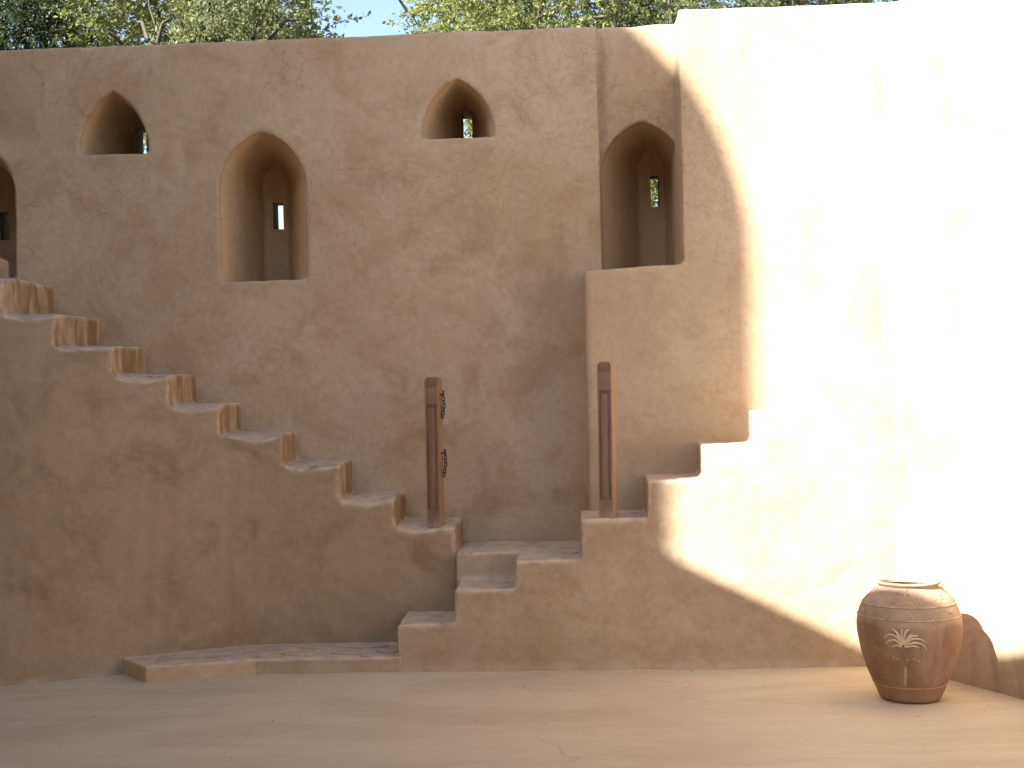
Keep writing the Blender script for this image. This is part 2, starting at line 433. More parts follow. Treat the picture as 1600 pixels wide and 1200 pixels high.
for (c, hw, zb, zs, za, bc, bhw, bzb, bzs, bza, s0, s1, z0, z1, qf) in NICHES:
    qb = 9.24
    rings = [arch(c, hw, zb, zs, za, qf - 0.1), arch(c, hw, zb, zs, za, qf)]
    for t in (0.35, 0.7, 1.0):
        L = lambda a, d: a + (d - a) * t
        rings.append(arch(L(c, bc), L(hw, bhw), L(zb, bzb), L(zs, bzs), L(za, bza), L(qf, qb)))
    cutters.append(loft(rings))
    slits.append(box(s0, s1, 9.1, 9.6, z0, z1))
wall_plan = [(-4.75, Q_W), (0.157, Q_W), (0.157, Q_S), (1.15, Q_S), (1.15, Q_OUT), (-4.75, Q_OUT)]
wall_root = empty('back_wall', wf(-1.5, 8.9, 0))
tag(wall_root, 'long mud-plastered back wall with pointed arch niches, in shade', 'wall')
co, qd = masonry(prism(wall_plan, -0.25, [3.795, 3.815, 3.835, 3.85, 3.82, 3.79]), cutters, 0.014, 2, 0.016, 0.006, slits)
# hand-finished parapet: the top wanders a little
loc = sqz(co)
top = loc[:, 2] > 3.70
co[top, 2] += np.array([0.010 * noise.noise((s * 1.3, 0, 7)) + 0.004 * noise.noise((s * 7, 0, 2)) for s in loc[top, 0]])
vn = vnormals(co, qd)
fc = sqz(co[qd].mean(axis=1))
rest = np.ones(len(qd), bool)
def under(o, root):
    o.parent = root; o.matrix_parent_inverse = Matrix.Translation(-Vector(root.location)); return o
niche_names = []
for (c, hw, zb, zs, za, bc, bhw, bzb, bzs, bza, s0, s1, z0, z1, qf) in NICHES:
    inb = (fc[:, 0] > min(c - hw, bc - bhw) - 0.03) & (fc[:, 0] < max(c + hw, bc + bhw) + 0.03) & (fc[:, 2] > zb - 0.04) & (fc[:, 2] < za + 0.03)
    m = inb & (fc[:, 1] > qf + 0.035) & (fc[:, 1] < 9.375)
    slit = m & (fc[:, 1] > 9.255) & (fc[:, 0] > s0 - .02) & (fc[:, 0] < s1 + .02) & (fc[:, 2] > z0 - .02) & (fc[:, 2] < z1 + .02)
    n_o = sub('niche', co, qd, m & ~slit, M['niche'], None, vn)
    under(n_o, wall_root)
    s_o = sub('loophole', co, qd, slit, M['reveal'], None, vn)
    if s_o is not None: s_o.parent = n_o
    rest &= ~m
under(sub('wall_face', co, qd, rest, M['wall'], None, vn), wall_root)

v, f = prism([(-9.0, Q_W + 0.004), (-4.735, Q_W + 0.004), (-4.735, Q_OUT - 0.004), (-9.0, Q_OUT - 0.004)], -0.25, 3.785)
under(obj('far_wall_end', mesh_from('far_wall_end', v, f), M['wall']), wall_root)

# ------------------------------------------------------------------ corner pier with the ledge, and the sunlit side wall
pier_root = empty('corner_pier', wf(0.9, 8.2, 0))
tag(pier_root, 'wall pier standing proud behind the right stair, with low ledge below its niche', 'wall')
pier_plan = [(0.636, Q_B), (2.1, Q_B), (2.1, 9.2), (0.636, 9.2)]
ledge_plan = [(0.043, Q_B), (0.8, Q_B), (0.8, Q_S + 0.06), (0.043, Q_S + 0.06)]
co, qd = masonry(join([prism(pier_plan, -0.2, 3.80), prism(ledge_plan, -0.2, [2.262, 2.30, 2.30, 2.262])]), (), 0.017, 2, 0.014, 0.005)
vn = vnormals(co, qd); fc = sqz(co[qd].mean(axis=1))
led = (fc[:, 2] < 2.36) & (fc[:, 0] < 0.64)
under(sub('ledge', co, qd, led, M['pier'], None, vn), pier_root)
under(sub('wall_face', co, qd, ~led, M['pier'], None, vn), pier_root)

# side wall: runs from the corner towards the camera, splayed by about 24 degrees
ax = Vector((2.26, 7.038)); dr = Vector((0.413, -0.911)); nr = Vector((0.911, 0.413))
ts = [-1.9, -1.05, 0.6, 9.0]; zs_ = [3.82, 3.80, 3.46, 3.46]
fr = [ax + dr * t for t in ts]; ring = fr + [p + nr * 0.7 for p in reversed(fr)]; zr = zs_ + list(reversed(zs_)); n = len(ring)
v = [(p.x, p.y, -0.2) for p in ring] + [(p.x, p.y, z) for p, z in zip(ring, zr)]
f = [tuple(reversed(range(n)))] + [(n + k, n + k + 1, 2 * n - 2 - k, 2 * n - 1 - k) for k in range(3)]
f += [(i, (i + 1) % n, n + (i + 1) % n, n + i) for i in range(n)]
co, qd = masonry((v, f), (), 0.035, 3, 0.018, 0.006)
tag(obj('side_wall', np_mesh('side_wall', co, qd), M['east']), 'sunlit plaster side wall on the right behind the jar, streaked with stains', 'wall')

# ------------------------------------------------------------------ right stair
def lerp_path(path, s):
    for (a, qa), (b_, qb) in zip(path, path[1:]):
        if s <= b_: 
            t = (s - a) / (b_ - a); return qa + (qb - qa) * max(t, -0.3)
    return path[-1][1]

def flare(co, qd, zmax=0.05, amt=0.022):
    """plaster swept out into the floor at the foot"""
    vn_ = vnormals(co, qd); z = co[:, 2]
    k = np.clip(1 - z / zmax, 0, 1) ** 2 * amt * (np.abs(vn_[:, 2]) < 0.6)
    nz = np.array([0.6 + 0.8 * noise.noise((p[0] * 6, p[1] * 6, 0)) for p in co[k > 0]])
    kk = k.copy(); kk[k > 0] *= np.clip(nz, 0.1, 1.5)
    co[:, 0] += vn_[:, 0] * kk; co[:, 1] += vn_[:, 1] * kk

rs = [  # s0, s1, z, q_front, q_back
    (-1.052, -0.50, 0.264, Q_F, 8.06),
    (-0.724, -0.20, 0.456, Q_F, 8.06),
    (-0.382, 0.10, 0.615, Q_F, 8.46),
    (-0.748, -0.30, 0.615, 7.89, 8.46),
    (-0.010, 0.50, 0.836, Q_F, 8.07),
    (0.366, 0.80, 1.050, Q_F, 8.07),
    (0.682, 1.20, 1.232, Q_F, 8.07),
    (0.992, 1.50, 1.417, Q_F, 8.07),
    (1.300, 1.90, 1.597, Q_F, 8.07),
    (1.600, 2.00, 1.775, Q_F, 8.07),
]
solids = [box(a, b_, qf, qb, -0.2, z) for a, b_, z, qf, qb in rs]
co, qd = masonry(join(solids), (), 0.0135, 3, 0.016, 0.009)
flare(co, qd)
vn = vnormals(co, qd); fc = sqz(co[qd].mean(axis=1))
stR = empty('right_stair', wf(0.3, 7.75, 0))
tag(stR, 'plastered stair climbing right from the low platform towards the sunlit corner', 'stair')
rest = np.ones(len(qd), bool)
steps = [(-1.08, -0.728, 0.03, 0.264), (-0.728, -0.386, 0.264, 0.456), (-0.386, -0.012, 0.456, 0.615), (-0.012, 0.364, 0.615, 0.836), (0.364, 0.680, 0.836, 1.05),
         (0.680, 0.990, 1.05, 1.232), (0.990, 1.298, 1.232, 1.417), (1.298, 1.598, 1.417, 1.597), (1.598, 2.1, 1.597, 1.775)]
lm = (fc[:, 1] > 7.86) & (fc[:, 0] < 0.0) & (fc[:, 2] > 0.47)      # landing in front of the back wall
under(sub('landing', co, qd, lm, M['stair'], None, vn), stR); rest &= ~lm
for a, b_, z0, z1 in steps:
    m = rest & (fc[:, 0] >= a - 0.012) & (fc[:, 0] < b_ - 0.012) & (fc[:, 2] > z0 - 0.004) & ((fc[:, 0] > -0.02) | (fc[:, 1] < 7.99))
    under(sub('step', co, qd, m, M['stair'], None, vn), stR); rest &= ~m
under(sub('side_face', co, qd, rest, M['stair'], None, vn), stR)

# ------------------------------------------------------------------ left stair
base_path = [(-5.2, 6.55), (-4.2, 6.86), (-3.224, 7.245), (-2.64, 7.505), (-2.29, 7.72), (-1.95, 7.89), (-1.116, 7.93), (-0.5, 7.935)]
top_path = [(-5.2, 7.30), (-4.2, 7.50), (-3.33, 7.65), (-3.03, 7.69), (-2.74, 7.77), (-2.43, 7.86), (-2.14, 7.92), (-1.77, 7.94), (-0.5, 7.94)]
riser_s = [-4.55, -4.24, -3.94, -3.63, -3.330, -3.035, -2.738, -2.427, -2.142, -1.774, -1.440, -1.111, -0.750]
tread_z = [3.02, 2.84, 2.66, 2.47, 2.290, 2.076, 1.884, 1.706, 1.522, 1.338, 1.150, 0.942, 0.775]
tread_z = [2.66 if z > 2.6 else z for z in tread_z]
def batter(s):
    zt = float(np.interp(s, riser_s, tread_z)); qb = lerp_path(base_path, s)
    return qb, (lerp_path(top_path, s) - qb) / max(zt, 0.7)
solids = []
left = -5.2
for k, (sr, zt) in enumerate(zip(riser_s, tread_z)):
    a = left if k == 0 else riser_s[k - 1] - 0.28
    a = max(a, left); n = 6
    V, Fc = [], []
    for i in range(n + 1):
        s = a + (sr - a) * i / n
        qb, sl = batter(s)
        z0 = -0.2
        V += [wf(s, qb + sl * z0, z0), wf(s, qb + sl * zt, zt), wf(s, 8.46, zt), wf(s, 8.46, z0)]
    for i in range(n):
        o = i * 4
        for j in range(4): Fc.append((o + j, o + (j + 1) % 4, o + 4 + (j + 1) % 4, o + 4 + j))
    Fc += [(0, 1, 2, 3), tuple(reversed((n * 4, n * 4 + 1, n * 4 + 2, n * 4 + 3)))]
    solids.append((V, Fc))
solids.append(box(-0.95, -0.70, 7.955, 8.46, -0.2, 0.60))
co, qd = masonry(join(solids), (), 0.0135, 8, 0.018, 0.009)
# treads worn hollow: the front lip of every step droops unevenly
lv_ = sqz(co)
for i in range(len(co)):
    s_, q_, z_ = lv_[i]
    if z_ < 0.5 or s_ > -0.72: continue
    k = min(int(np.searchsorted(riser_s, s_)), len(tread_z) - 1)
    fz = min(1.0, max(0.0, (z_ - tread_z[k] + 0.15) / 0.13))
    if fz <= 0: continue
    qb, sl = batter(s_); d = (q_ - (qb + sl * tread_z[k])) / 0.15
    if d < 1.0:
        a0 = riser_s[k - 1] if k else -5.2; u_ = (s_ - a0) / (riser_s[k] - a0)
        amp = (0.016 + 0.030 * math.sin(math.pi * min(max(u_, 0), 1)) ** 0.7) * (0.75 + 0.7 * noise.noise((s_ * 5, k * 3.1, 0)))
        co[i, 2] -= max(0.0, amp) * (1 - max(d, 0)) ** 1.5 * fz * fz * (3 - 2 * fz)
flare(co, qd)
vn = vnormals(co, qd); fc = sqz(co[qd].mean(axis=1))
stL = empty('left_stair', wf(-2.0, 8.0, 0))
tag(stL, 'plastered stair with ochre streaked risers climbing left along the back wall', 'stair')
rest = np.ones(len(qd), bool)
for k in range(len(riser_s) - 1, 0, -1):
    if tread_z[k] > 2.5: continue
    m = rest & (fc[:, 0] > riser_s[k - 1] + 0.012) & (fc[:, 0] <= riser_s[k] + 0.06) & (fc[:, 2] > tread_z[k] - 0.17)
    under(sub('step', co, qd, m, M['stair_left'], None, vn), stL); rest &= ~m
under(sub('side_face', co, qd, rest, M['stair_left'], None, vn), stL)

# ------------------------------------------------------------------ low platform with embedded stones
plat_front = [(-2.415, 7.275), (-1.851, 7.471), (-1.03, 7.497)]
plat_back = [(-1.03, 8.05), (-1.95, 8.02), (-2.655, 7.56)]
plat = empty('low_platform', wf(-1.8, 7.6, 0))
tag(plat, 'low plastered platform with flat stones in its top, at the foot of the stairs', 'platform')
co, qd = masonry(prism(plat_front + plat_back, -0.15, [0.093, 0.087, 0.085, 0.085, 0.087, 0.093]), (), 0.010, 2, 0.005, 0.006)
vn = vnormals(co, qd); fc = sqz(co[qd].mean(axis=1)); lb = fc[:, 0] < -1.853
under(sub('end_block', co, qd, lb, M['block'], None, vn), plat)['label'] = 'paler block at the left end of the platform'
under(sub('body', co, qd, ~lb, M['stair'], None, vn), plat)
rnd = random.Random(4)
stones = [(-2.30, 7.47, 0.13, 0.06), (-2.06, 7.52, 0.11, 0.055), (-2.10, 7.66, 0.10, 0.05), (-1.86, 7.62, 0.12, 0.06), (-1.80, 7.78, 0.13, 0.06),
          (-1.62, 7.60, 0.12, 0.06), (-1.55, 7.80, 0.12, 0.07), (-1.35, 7.62, 0.11, 0.055), (-1.28, 7.80, 0.13, 0.06), (-1.12, 7.66, 0.085, 0.07)]
for (s, q, a, b_) in stones:
    n = 11; ph = rnd.random() * 6; V = []
    for ring, (k, h) in enumerate(((1.0, -0.02), (1.0, 0.004), (0.82, 0.010))):
        for i in range(n):
            t = 2 * math.pi * i / n
            r_ = 1 + 0.16 * noise.noise((math.cos(t) * 1.3 + s * 9, math.sin(t) * 1.3, ph))
            V.append(wf(s + a * k * r_ * math.cos(t), q + b_ * k * r_ * math.sin(t), 0.087 + h))
    Fc = [tuple(range(2 * n, 3 * n))]
    for r0 in (0, n): Fc += [(r0 + i, r0 + (i + 1) % n, r0 + n + (i + 1) % n, r0 + n + i) for i in range(n)]
    under(obj('stone', mesh_from('stone', V, Fc), M['stone']), plat)

# ------------------------------------------------------------------ grit and crumbs of plaster lying on the floor
V, Fc = [], []
rnd = random.Random(9)
for k in range(420):
    if k < 260:                                            # drifted against the foot of the walls
        s_ = rnd.uniform(-3.6, 1.7)
        if s_ < -2.42: qf = lerp_path(base_path, s_)
        elif s_ < -1.05: qf = 7.275 + (s_ + 2.415) * (0.196 / 0.564) if s_ < -1.851 else 7.471 + (s_ + 1.851) * 0.032
        else: qf = Q_F
        q_ = qf - 0.03 - abs(rnd.gauss(0, 0.05))
    else:
        s_ = rnd.uniform(-3.3, 2.0); q_ = rnd.uniform(5.6, 7.3)
    r_ = rnd.choice((0.002, 0.0025, 0.003, 0.0045)) * rnd.uniform(.7, 1.2); c = Vector(wf(s_, q_, 0.003 + r_ * .4)); o = len(V)
    if (Vector((c.x, c.y)) - Vector((1.94, 6.66))).length < 0.2: continue
    for d in ((1, 0, 0), (-1, 0, 0), (0, 1, 0), (0, -1, 0), (0, 0, .7), (0, 0, -.7)):
        V.append(c + Vector(d) * r_ * rnd.uniform(.6, 1.3))
    for a, b_, d in ((0, 2, 4), (2, 1, 4), (1, 3, 4), (3, 0, 4), (2, 0, 5), (1, 2, 5), (3, 1, 5), (0, 3, 5)): Fc.append((o + a, o + b_, o + d))
M['grit'] = simple('plaster_grit', (0.52, 0.42, 0.30), (0.36, 0.28, 0.20), 30, 0.95, 0.002)
tag(obj('grit', mesh_from('grit', V, Fc), M['grit']), 'grit and plaster crumbs lying on the courtyard floor', 'grit', kind='stuff')

# ------------------------------------------------------------------ carved wooden posts
def bevel_box(x0, x1, y0, y1, z0, z1, r=0.002):
    bm = bmesh.new()
    bmesh.ops.create_cube(bm, size=1.0, matrix=Matrix.Translation(((x0 + x1) / 2, (y0 + y1) / 2, (z0 + z1) / 2)) @ Matrix.Diagonal((x1 - x0, y1 - y0, z1 - z0, 1)))
    bmesh.ops.bevel(bm, geom=bm.edges[:], offset=r, segments=2, affect='EDGES')
    v = [tuple(x.co) for x in bm.verts]; bm.verts.index_update(); f = [tuple(x.index for x in fc_.verts) for fc_ in bm.faces]
    bm.free(); return v, f
def post(name, loc, rz, label, seed):
    rr = random.Random(seed)
    root = empty(name, loc); root.rotation_euler = (R(0.2), R(0.25 if seed == 1 else 0.5), R(rz))
    root.scale = (1, 1, 1.028 if seed == 1 else 1.0)
    tag(root, label, 'post', 'carved posts on the stairs')
    wd = M['wood'] if seed == 1 else M['wood_grey']
    w, d, h = 0.041, 0.041, 0.865
    obj('shaft', mesh_from('shaft', *bevel_box(-w, w, -d + 0.005, d, 0, h, 0.003)), wd, root)
    # the front face: borders, bands and a sunk-line panel, standing 5 mm proud with grooves between
    g = 0.0035
    y0, y1 = -d, -d + 0.0055
    pcs = []
    zb = [0, 0.10]                                         # plain foot
    pcs.append((-w, w, 0.0, 0.105))
    pcs.append((-w, -w + 0.011, 0.105 + g, 0.715)); pcs.append((w - 0.011, w, 0.105 + g, 0.715))
    pcs.append((-w + 0.011 + g, -w + 0.017, 0.105 + g, 0.715)); pcs.append((w - 0.017, w - 0.011 - g, 0.105 + g, 0.715))
    pcs.append((-w + 0.017 + g, w - 0.017 - g, 0.112 + g, 0.700))
    pcs.append((-w + 0.017 + g, w - 0.017 - g, 0.700 + g, 0.708)); pcs.append((-w + 0.017 + g, w - 0.017 - g, 0.708 + g, 0.715))
    pcs.append((-w, w, 0.715 + g, 0.822))
    for k in range(3): pcs.append((-w, w, 0.822 + g + k * 0.011, 0.833 + k * 0.011))
    for a, b_, c, e in pcs:
        obj('carved_strip', mesh_from('carved_strip', *bevel_box(a, b_, y0, y1, c, e, 0.001)), wd, root)
    # rounded head
    bm = bmesh.new()
    bmesh.ops.create_cube(bm, size=1.0, matrix=Matrix.Translation((0, 0, h + 0.006)) @ Matrix.Diagonal((2 * w - 0.006, 2 * d - 0.006, 0.016, 1)))
    te = [e for e in bm.edges if all(v_.co.z > h + 0.008 for v_ in e.verts)]
    bmesh.ops.bevel(bm, geom=te, offset=0.009, segments=4, affect='EDGES')
    me = bpy.data.meshes.new('head'); bm.to_mesh(me); bm.free()
    obj('head', me, wd, root)
    return root
pL = wf(-0.876, 8.012, 0.748); pR = wf(0.147, 7.565, 0.834)
post('carved_post', pL, -17, 'carved wooden post on the left stair with chains beside it', 1)
post('carved_post', pR, -23, 'carved wooden post on the right stair in front of the pier', 2)

# ------------------------------------------------------------------ chains hung from the left post
def torus(R_, r_, sx, nu=14, nv=7):
    V, Fc = [], []
    for i in range(nu):
        t = 2 * math.pi * i / nu
        for j in range(nv):
            p = 2 * math.pi * j / nv
            V.append(((R_ + r_ * math.cos(p)) * math.cos(t), r_ * math.sin(p), (R_ + r_ * math.cos(p)) * math.sin(t) * sx))
    for i in range(nu):
        for j in range(nv):
            Fc.append((i * nv + j, ((i + 1) % nu) * nv + j, ((i + 1) % nu) * nv + (j + 1) % nv, i * nv + (j + 1) % nv))
    return V, Fc
link_me = mesh_from('link', *torus(0.0095, 0.0032, 1.35), smooth=True)
def chain(loc, label):
    root = empty('iron_chain', loc); tag(root, label, 'chain', 'iron chains on the left post')
    # staple: a shank driven into the post and an upright eye
    V, Fc = bevel_box(-0.038, 0.004, -0.004, 0.004, -0.006, 0.004, 0.0015)
    V2, F2 = bevel_box(-0.003, 0.009, -0.004, 0.004, -0.02, 0.024, 0.003)
    obj('staple', mesh_from('staple', *join([(V, Fc), (V2, F2)])), M['iron'], root)
    z = -0.028; x = 0.004
    for k in range(6):
        o = obj('link', link_me, None, root)
        o.location = (x, 0, z); o.rotation_euler = (0.1 * (-1) ** k, 0.16 - 0.07 * k, R(35 if k % 2 == 0 else -50))
        z -= 0.0205; x -= 0.0036 if k > 1 else -0.001
    if not link_me.materials: link_me.materials.append(M['iron'])
chain((pL[0] + 0.060, pL[1] - 0.012, pL[2] + 0.799), 'upper short iron chain hanging beside the left wooden post')
chain((pL[0] + 0.062, pL[1] - 0.012, pL[2] + 0.449), 'lower short iron chain hanging beside the left wooden post')

# ------------------------------------------------------------------ big terracotta jar
JS = 1.0
prof = [(0.0, 0.156), (0.012, 0.160), (0.067, 0.182), (0.134, 0.212), (0.200, 0.235), (0.260, 0.252), (0.345, 0.268), (0.400, 0.271), (0.455, 0.262),
        (0.515, 0.238), (0.560, 0.200), (0.585, 0.166), (0.592, 0.156)]
pz = np.array([p[0] for p in prof]); pr = np.array([p[1] for p in prof])
def jr(z):
    # smooth interpolation
    zz = np.linspace(max(0, z - 0.02), min(0.592, z + 0.02), 9)
    return float(np.interp(zz, pz, pr).mean())
jar = empty('clay_jar', (1.940, 6.66, 0.004)); jar.scale = (0.94, 0.94, 0.93)
tag(jar, 'large round brown clay jar with a cream palm tree, standing in the right corner', 'jar')
outer = [(0.0, 0.0), (0.12, 0.0), (0.150, 0.002), (0.157, 0.010)]
outer += [(jr(z), z) for z in np.linspace(0.02, 0.585, 40)]
outer_n = len(outer)
rim = [(0.153, 0.592), (0.152, 0.600), (0.156, 0.607), (0.164, 0.612), (0.167, 0.618), (0.163, 0.624), (0.153, 0.625), (0.143, 0.621), (0.137, 0.610), (0.138, 0.595)]
inner = [(0.150, 0.580), (0.19, 0.55), (0.24, 0.47), (0.25, 0.38), (0.23, 0.25), (0.17, 0.08), (0.12, 0.03), (0.0, 0.03)]
def lathe(pts, n=72, wob=0.0):
    V, Fc = [], []
    for r_, z in pts:
        for i in range(n):
            t = 2 * math.pi * i / n
            k = 1 + wob * noise.noise((math.cos(t) * 1.2, math.sin(t) * 1.2, z * 5))
            V.append((r_ * k * math.cos(t), r_ * k * math.sin(t), z + wob * 0.5 * r_ * math.cos(t + 1)))
    for a in range(len(pts) - 1):
        for i in range(n):
            Fc.append((a * n + i, a * n + (i + 1) % n, (a + 1) * n + (i + 1) % n, (a + 1) * n + i))
    return V, Fc
obj('body', mesh_from('body', *lathe(outer, wob=0.012), smooth=True), M['jar'], jar)
obj('rim', mesh_from('rim', *lathe([outer[-1]] + rim, wob=0.012), smooth=True), M['jar'], jar)
obj('inside', mesh_from('inside', *lathe([rim[-1]] + inner, wob=0.012), smooth=True), M['jar'], jar)
face = math.atan2(-6.66, -1.93)       # towards the courtyard
def jp(x, z, off):
    r_ = jr(z); wobk = None
    a = face + math.asin(max(-0.98, min(0.98, x / r_)))
    k = 1 + 0.012 * noise.noise((math.cos(a) * 1.2, math.sin(a) * 1.2, z * 5))
    dz = 0.006 * r_ * math.cos(a + 1)
    rr = r_ * k + off
    return (rr * math.cos(a), rr * math.sin(a), z + dz)
def ribbon(pts, w0, w1, h=0.0035, sub_=5):
    """raised stroke lying on the jar, tapering from w0 to w1; pts are (x, z) on the unrolled face"""
    P = []
    n = len(pts)
    for i in range(n - 1):
        p0 = pts[max(0, i - 1)]; p1 = pts[i]; p2 = pts[i + 1]; p3 = pts[min(n - 1, i + 2)]
        for j in range(sub_):
            t = j / sub_
            P.append(tuple(0.5 * ((2 * p1[c]) + (-p0[c] + p2[c]) * t + (2 * p0[c] - 5 * p1[c] + 4 * p2[c] - p3[c]) * t * t + (-p0[c] + 3 * p1[c] - 3 * p2[c] + p3[c]) * t ** 3) for c in (0, 1)))
    P.append(pts[-1]); V, Fc = [], []; N = len(P)
    for i, (x, z) in enumerate(P):
        a = P[max(0, i - 1)]; b_ = P[min(N - 1, i + 1)]
        dx, dz = b_[0] - a[0], b_[1] - a[1]; L = math.hypot(dx, dz) or 1
        nx_, nz_ = -dz / L, dx / L
        t = i / (N - 1); w = (w0 + (w1 - w0) * t) * (0.35 + 0.65 * math.sin(math.pi * min(1, 0.12 + t * 0.86)))
        for k, o in ((-1, -0.002), (-0.55, h), (0.55, h), (1, -0.002)):
            V.append(jp(x + nx_ * w * k, z + nz_ * w * k, o))
    for i in range(N - 1):
        for k in range(3): Fc.append((i * 4 + k, i * 4 + k + 1, i * 4 + 5 + k, i * 4 + 4 + k))
    return V, Fc
KX = 0.00074
def zx(x, y): return ((x - 627) * KX, (1088 - y) * KX)        # drawn positions on the face of the jar, in metres
fronds = [[(580, 645), (562, 590), (530, 548), (508, 540)], [(578, 645), (540, 592), (492, 580), (455, 607)], [(575, 650), (532, 616), (492, 624), (474, 645)],
          [(575, 660), (540, 652), (505, 668)], [(582, 640), (576, 585), (578, 532)], [(584, 640), (594, 582), (610, 545), (634, 540)],
          [(588, 642), (632, 592), (668, 578), (684, 584)], [(590, 650), (646, 604), (702, 606), (736, 628)], [(594, 656), (652, 630), (708, 640), (738, 680)],
          [(594, 662), (650, 652), (690, 662)], [(580, 640), (556, 606), (540, 560)], [(586, 640), (612, 600), (648, 560)]]
pm = empty('palm_emblem'); pm.parent = jar
for fr in fronds: obj('frond', mesh_from('frond', *ribbon([zx(*p) for p in fr], 0.0072, 0.0046, 0.0035), smooth=True), M['slip_pale'], pm)
obj('trunk', mesh_from('trunk', *ribbon([zx(588, 650), zx(592, 720), zx(598, 800)], 0.004, 0.006, 0.0015), smooth=True), M['jar'], pm)
obj('trunk', mesh_from('trunk', *ribbon([zx(596, 800), zx(594, 860), zx(592, 950)], 0.009, 0.012, 0.003), smooth=True), M['slip'], pm)
for cx, cy in ((520, 742), (545, 748), (655, 745), (685, 760), (612, 755)):
    obj('date_cluster', mesh_from('date_cluster', *ribbon([zx(cx - 6, cy - 8), zx(cx + 4, cy + 10)], 0.004, 0.004, 0.002), smooth=True), M['slip'], pm)
for zc, wd in ((0.512, 0.004), (0.448, 0.004), (0.085, 0.003)):
    V, Fc = [], []; n = 96
    for i in range(n):
        a = 2 * math.pi * i / n
        k = 1 + 0.012 * noise.noise((math.cos(a) * 1.2, math.sin(a) * 1.2, zc * 5)); dz = 0.006 * jr(zc) * math.cos(a + 1)
        for dz2, o in ((-wd, -0.002), (-wd * .5, 0.003), (wd * .5, 0.003), (wd, -0.002)):
            rr = jr(zc + dz2) * k + o; V.append((rr * math.cos(a), rr * math.sin(a), zc + dz + dz2))
    for i in range(n):
        for k in range(3): Fc.append((i * 4 + k, ((i + 1) % n) * 4 + k, ((i + 1) % n) * 4 + k + 1, i * 4 + k + 1))
    obj('band', mesh_from('band', V, Fc, smooth=True), M['slip'], jar)
def rosette(cx, cy, rad, n):
    parts = []
    for i in range(n):
        a = 2 * math.pi * i / n + 0.3
        parts.append(ribbon([zx(cx + rad * .25 * math.cos(a), cy + rad * .25 * math.sin(a)), zx(cx + rad * math.cos(a), cy + rad * math.sin(a))], 0.004, 0.004, 0.002, 3))
    return join(parts)
for cx, cy, rad, n in ((350, 350, 26, 5), (385, 290, 20, 4), (540, 345, 36, 6), (600, 300, 28, 5), (650, 345, 34, 6), (690, 360, 20, 4), (830, 340, 30, 5),
                       (400, 445, 18, 4), (490, 468, 20, 5), (650, 458, 20, 5), (800, 468, 20, 5), (900, 440, 16, 4), (330, 440, 16, 4)):
    obj('flower', mesh_from('flower', *rosette(cx, cy, rad, n), smooth=True), M['slip'], jar)

# ------------------------------------------------------------------ the rest of the fort round the courtyard (casts the shade), plus an added unseen west wall
def box_wall(name, a, dirv, length, thick, h, mat, label, cat):
    dx, dy = dirv; L = math.hypot(dx, dy); dx /= L; dy /= L
    nx_, ny_ = -dy, dx
    if nx_ > 0: nx_, ny_ = -nx_, -ny_
    pts = [(a[0], a[1]), (a[0] + dx * length, a[1] + dy * length)]
    pts += [(pts[1][0] + nx_ * thick, pts[1][1] + ny_ * thick), (pts[0][0] + nx_ * thick, pts[0][1] + ny_ * thick)]
    bm = bmesh.new()
    lo = [bm.verts.new((x, y, -0.2)) for x, y in pts]; hi = [bm.verts.new((x, y, h)) for x, y in pts]
    bm.faces.new(lo); bm.faces.new(hi)
    for i in range(4): bm.faces.new((lo[i], lo[(i + 1) % 4], hi[(i + 1) % 4], hi[i]))
    bmesh.ops.recalc_face_normals(bm, faces=bm.faces)
    bmesh.ops.bevel(bm, geom=bm.edges[:], offset=0.04, segments=3, affect='EDGES')
    me = bpy.data.meshes.new(name); bm.to_mesh(me); bm.free()
    return tag(obj(name, me, mat), label, cat)
H1 = 5.87
u1 = (0.698, -0.716)
box_wall('south_wall', (-4.435 - u1[0] * 2.2, 2.640 - u1[1] * 2.2), u1, 14.0, 0.6, H1, M['stair_left'], 'high courtyard wall behind the viewer, outside the picture', 'wall')
box_wall('west_shade_wall', (-4.35, 8.72), (-0.05, -1.0), 5.15, 0.6, 7.4, M['stair_left'], 'high unseen wall added on the left to block sky light', 'wall')  # added out of view to keep sky light off the left stair
# round tower
TR, TH_ = 2.2, 11.92
tc = (-9.86, 1.325)
tw = [(0.0, -0.2), (TR + 0.02, -0.2), (TR + 0.02, 2.0), (TR, 6.0), (TR, TH_ - 0.15), (TR - 0.03, TH_ - 0.03), (TR - 0.12, TH_), (0.0, TH_)]
V, Fc = lathe(tw, 96)
to = obj('round_tower', mesh_from('round_tower', V, Fc, smooth=False), M['wall']); to.location = (tc[0], tc[1], 0)
tag(to, 'round fort tower behind the viewer, outside the picture', 'tower')

# ------------------------------------------------------------------ trees beyond the wall
def tube_path(pts, radii, n=6):
    V, Fc = [], []
    for i, p in enumerate(pts):
        p = Vector(p); a = Vector(pts[max(0, i - 1)]); b_ = Vector(pts[min(len(pts) - 1, i + 1)])
        d = (b_ - a).normalized(); u = d.orthogonal().normalized(); w = d.cross(u)
        for j in range(n):
            t = 2 * math.pi * j / n; V.append(tuple(p + (u * math.cos(t) + w * math.sin(t)) * radii[i]))
    for i in range(len(pts) - 1):
        for j in range(n): Fc.append((i * n + j, i * n + (j + 1) % n, (i + 1) * n + (j + 1) % n, (i + 1) * n + j))
    return V, Fc

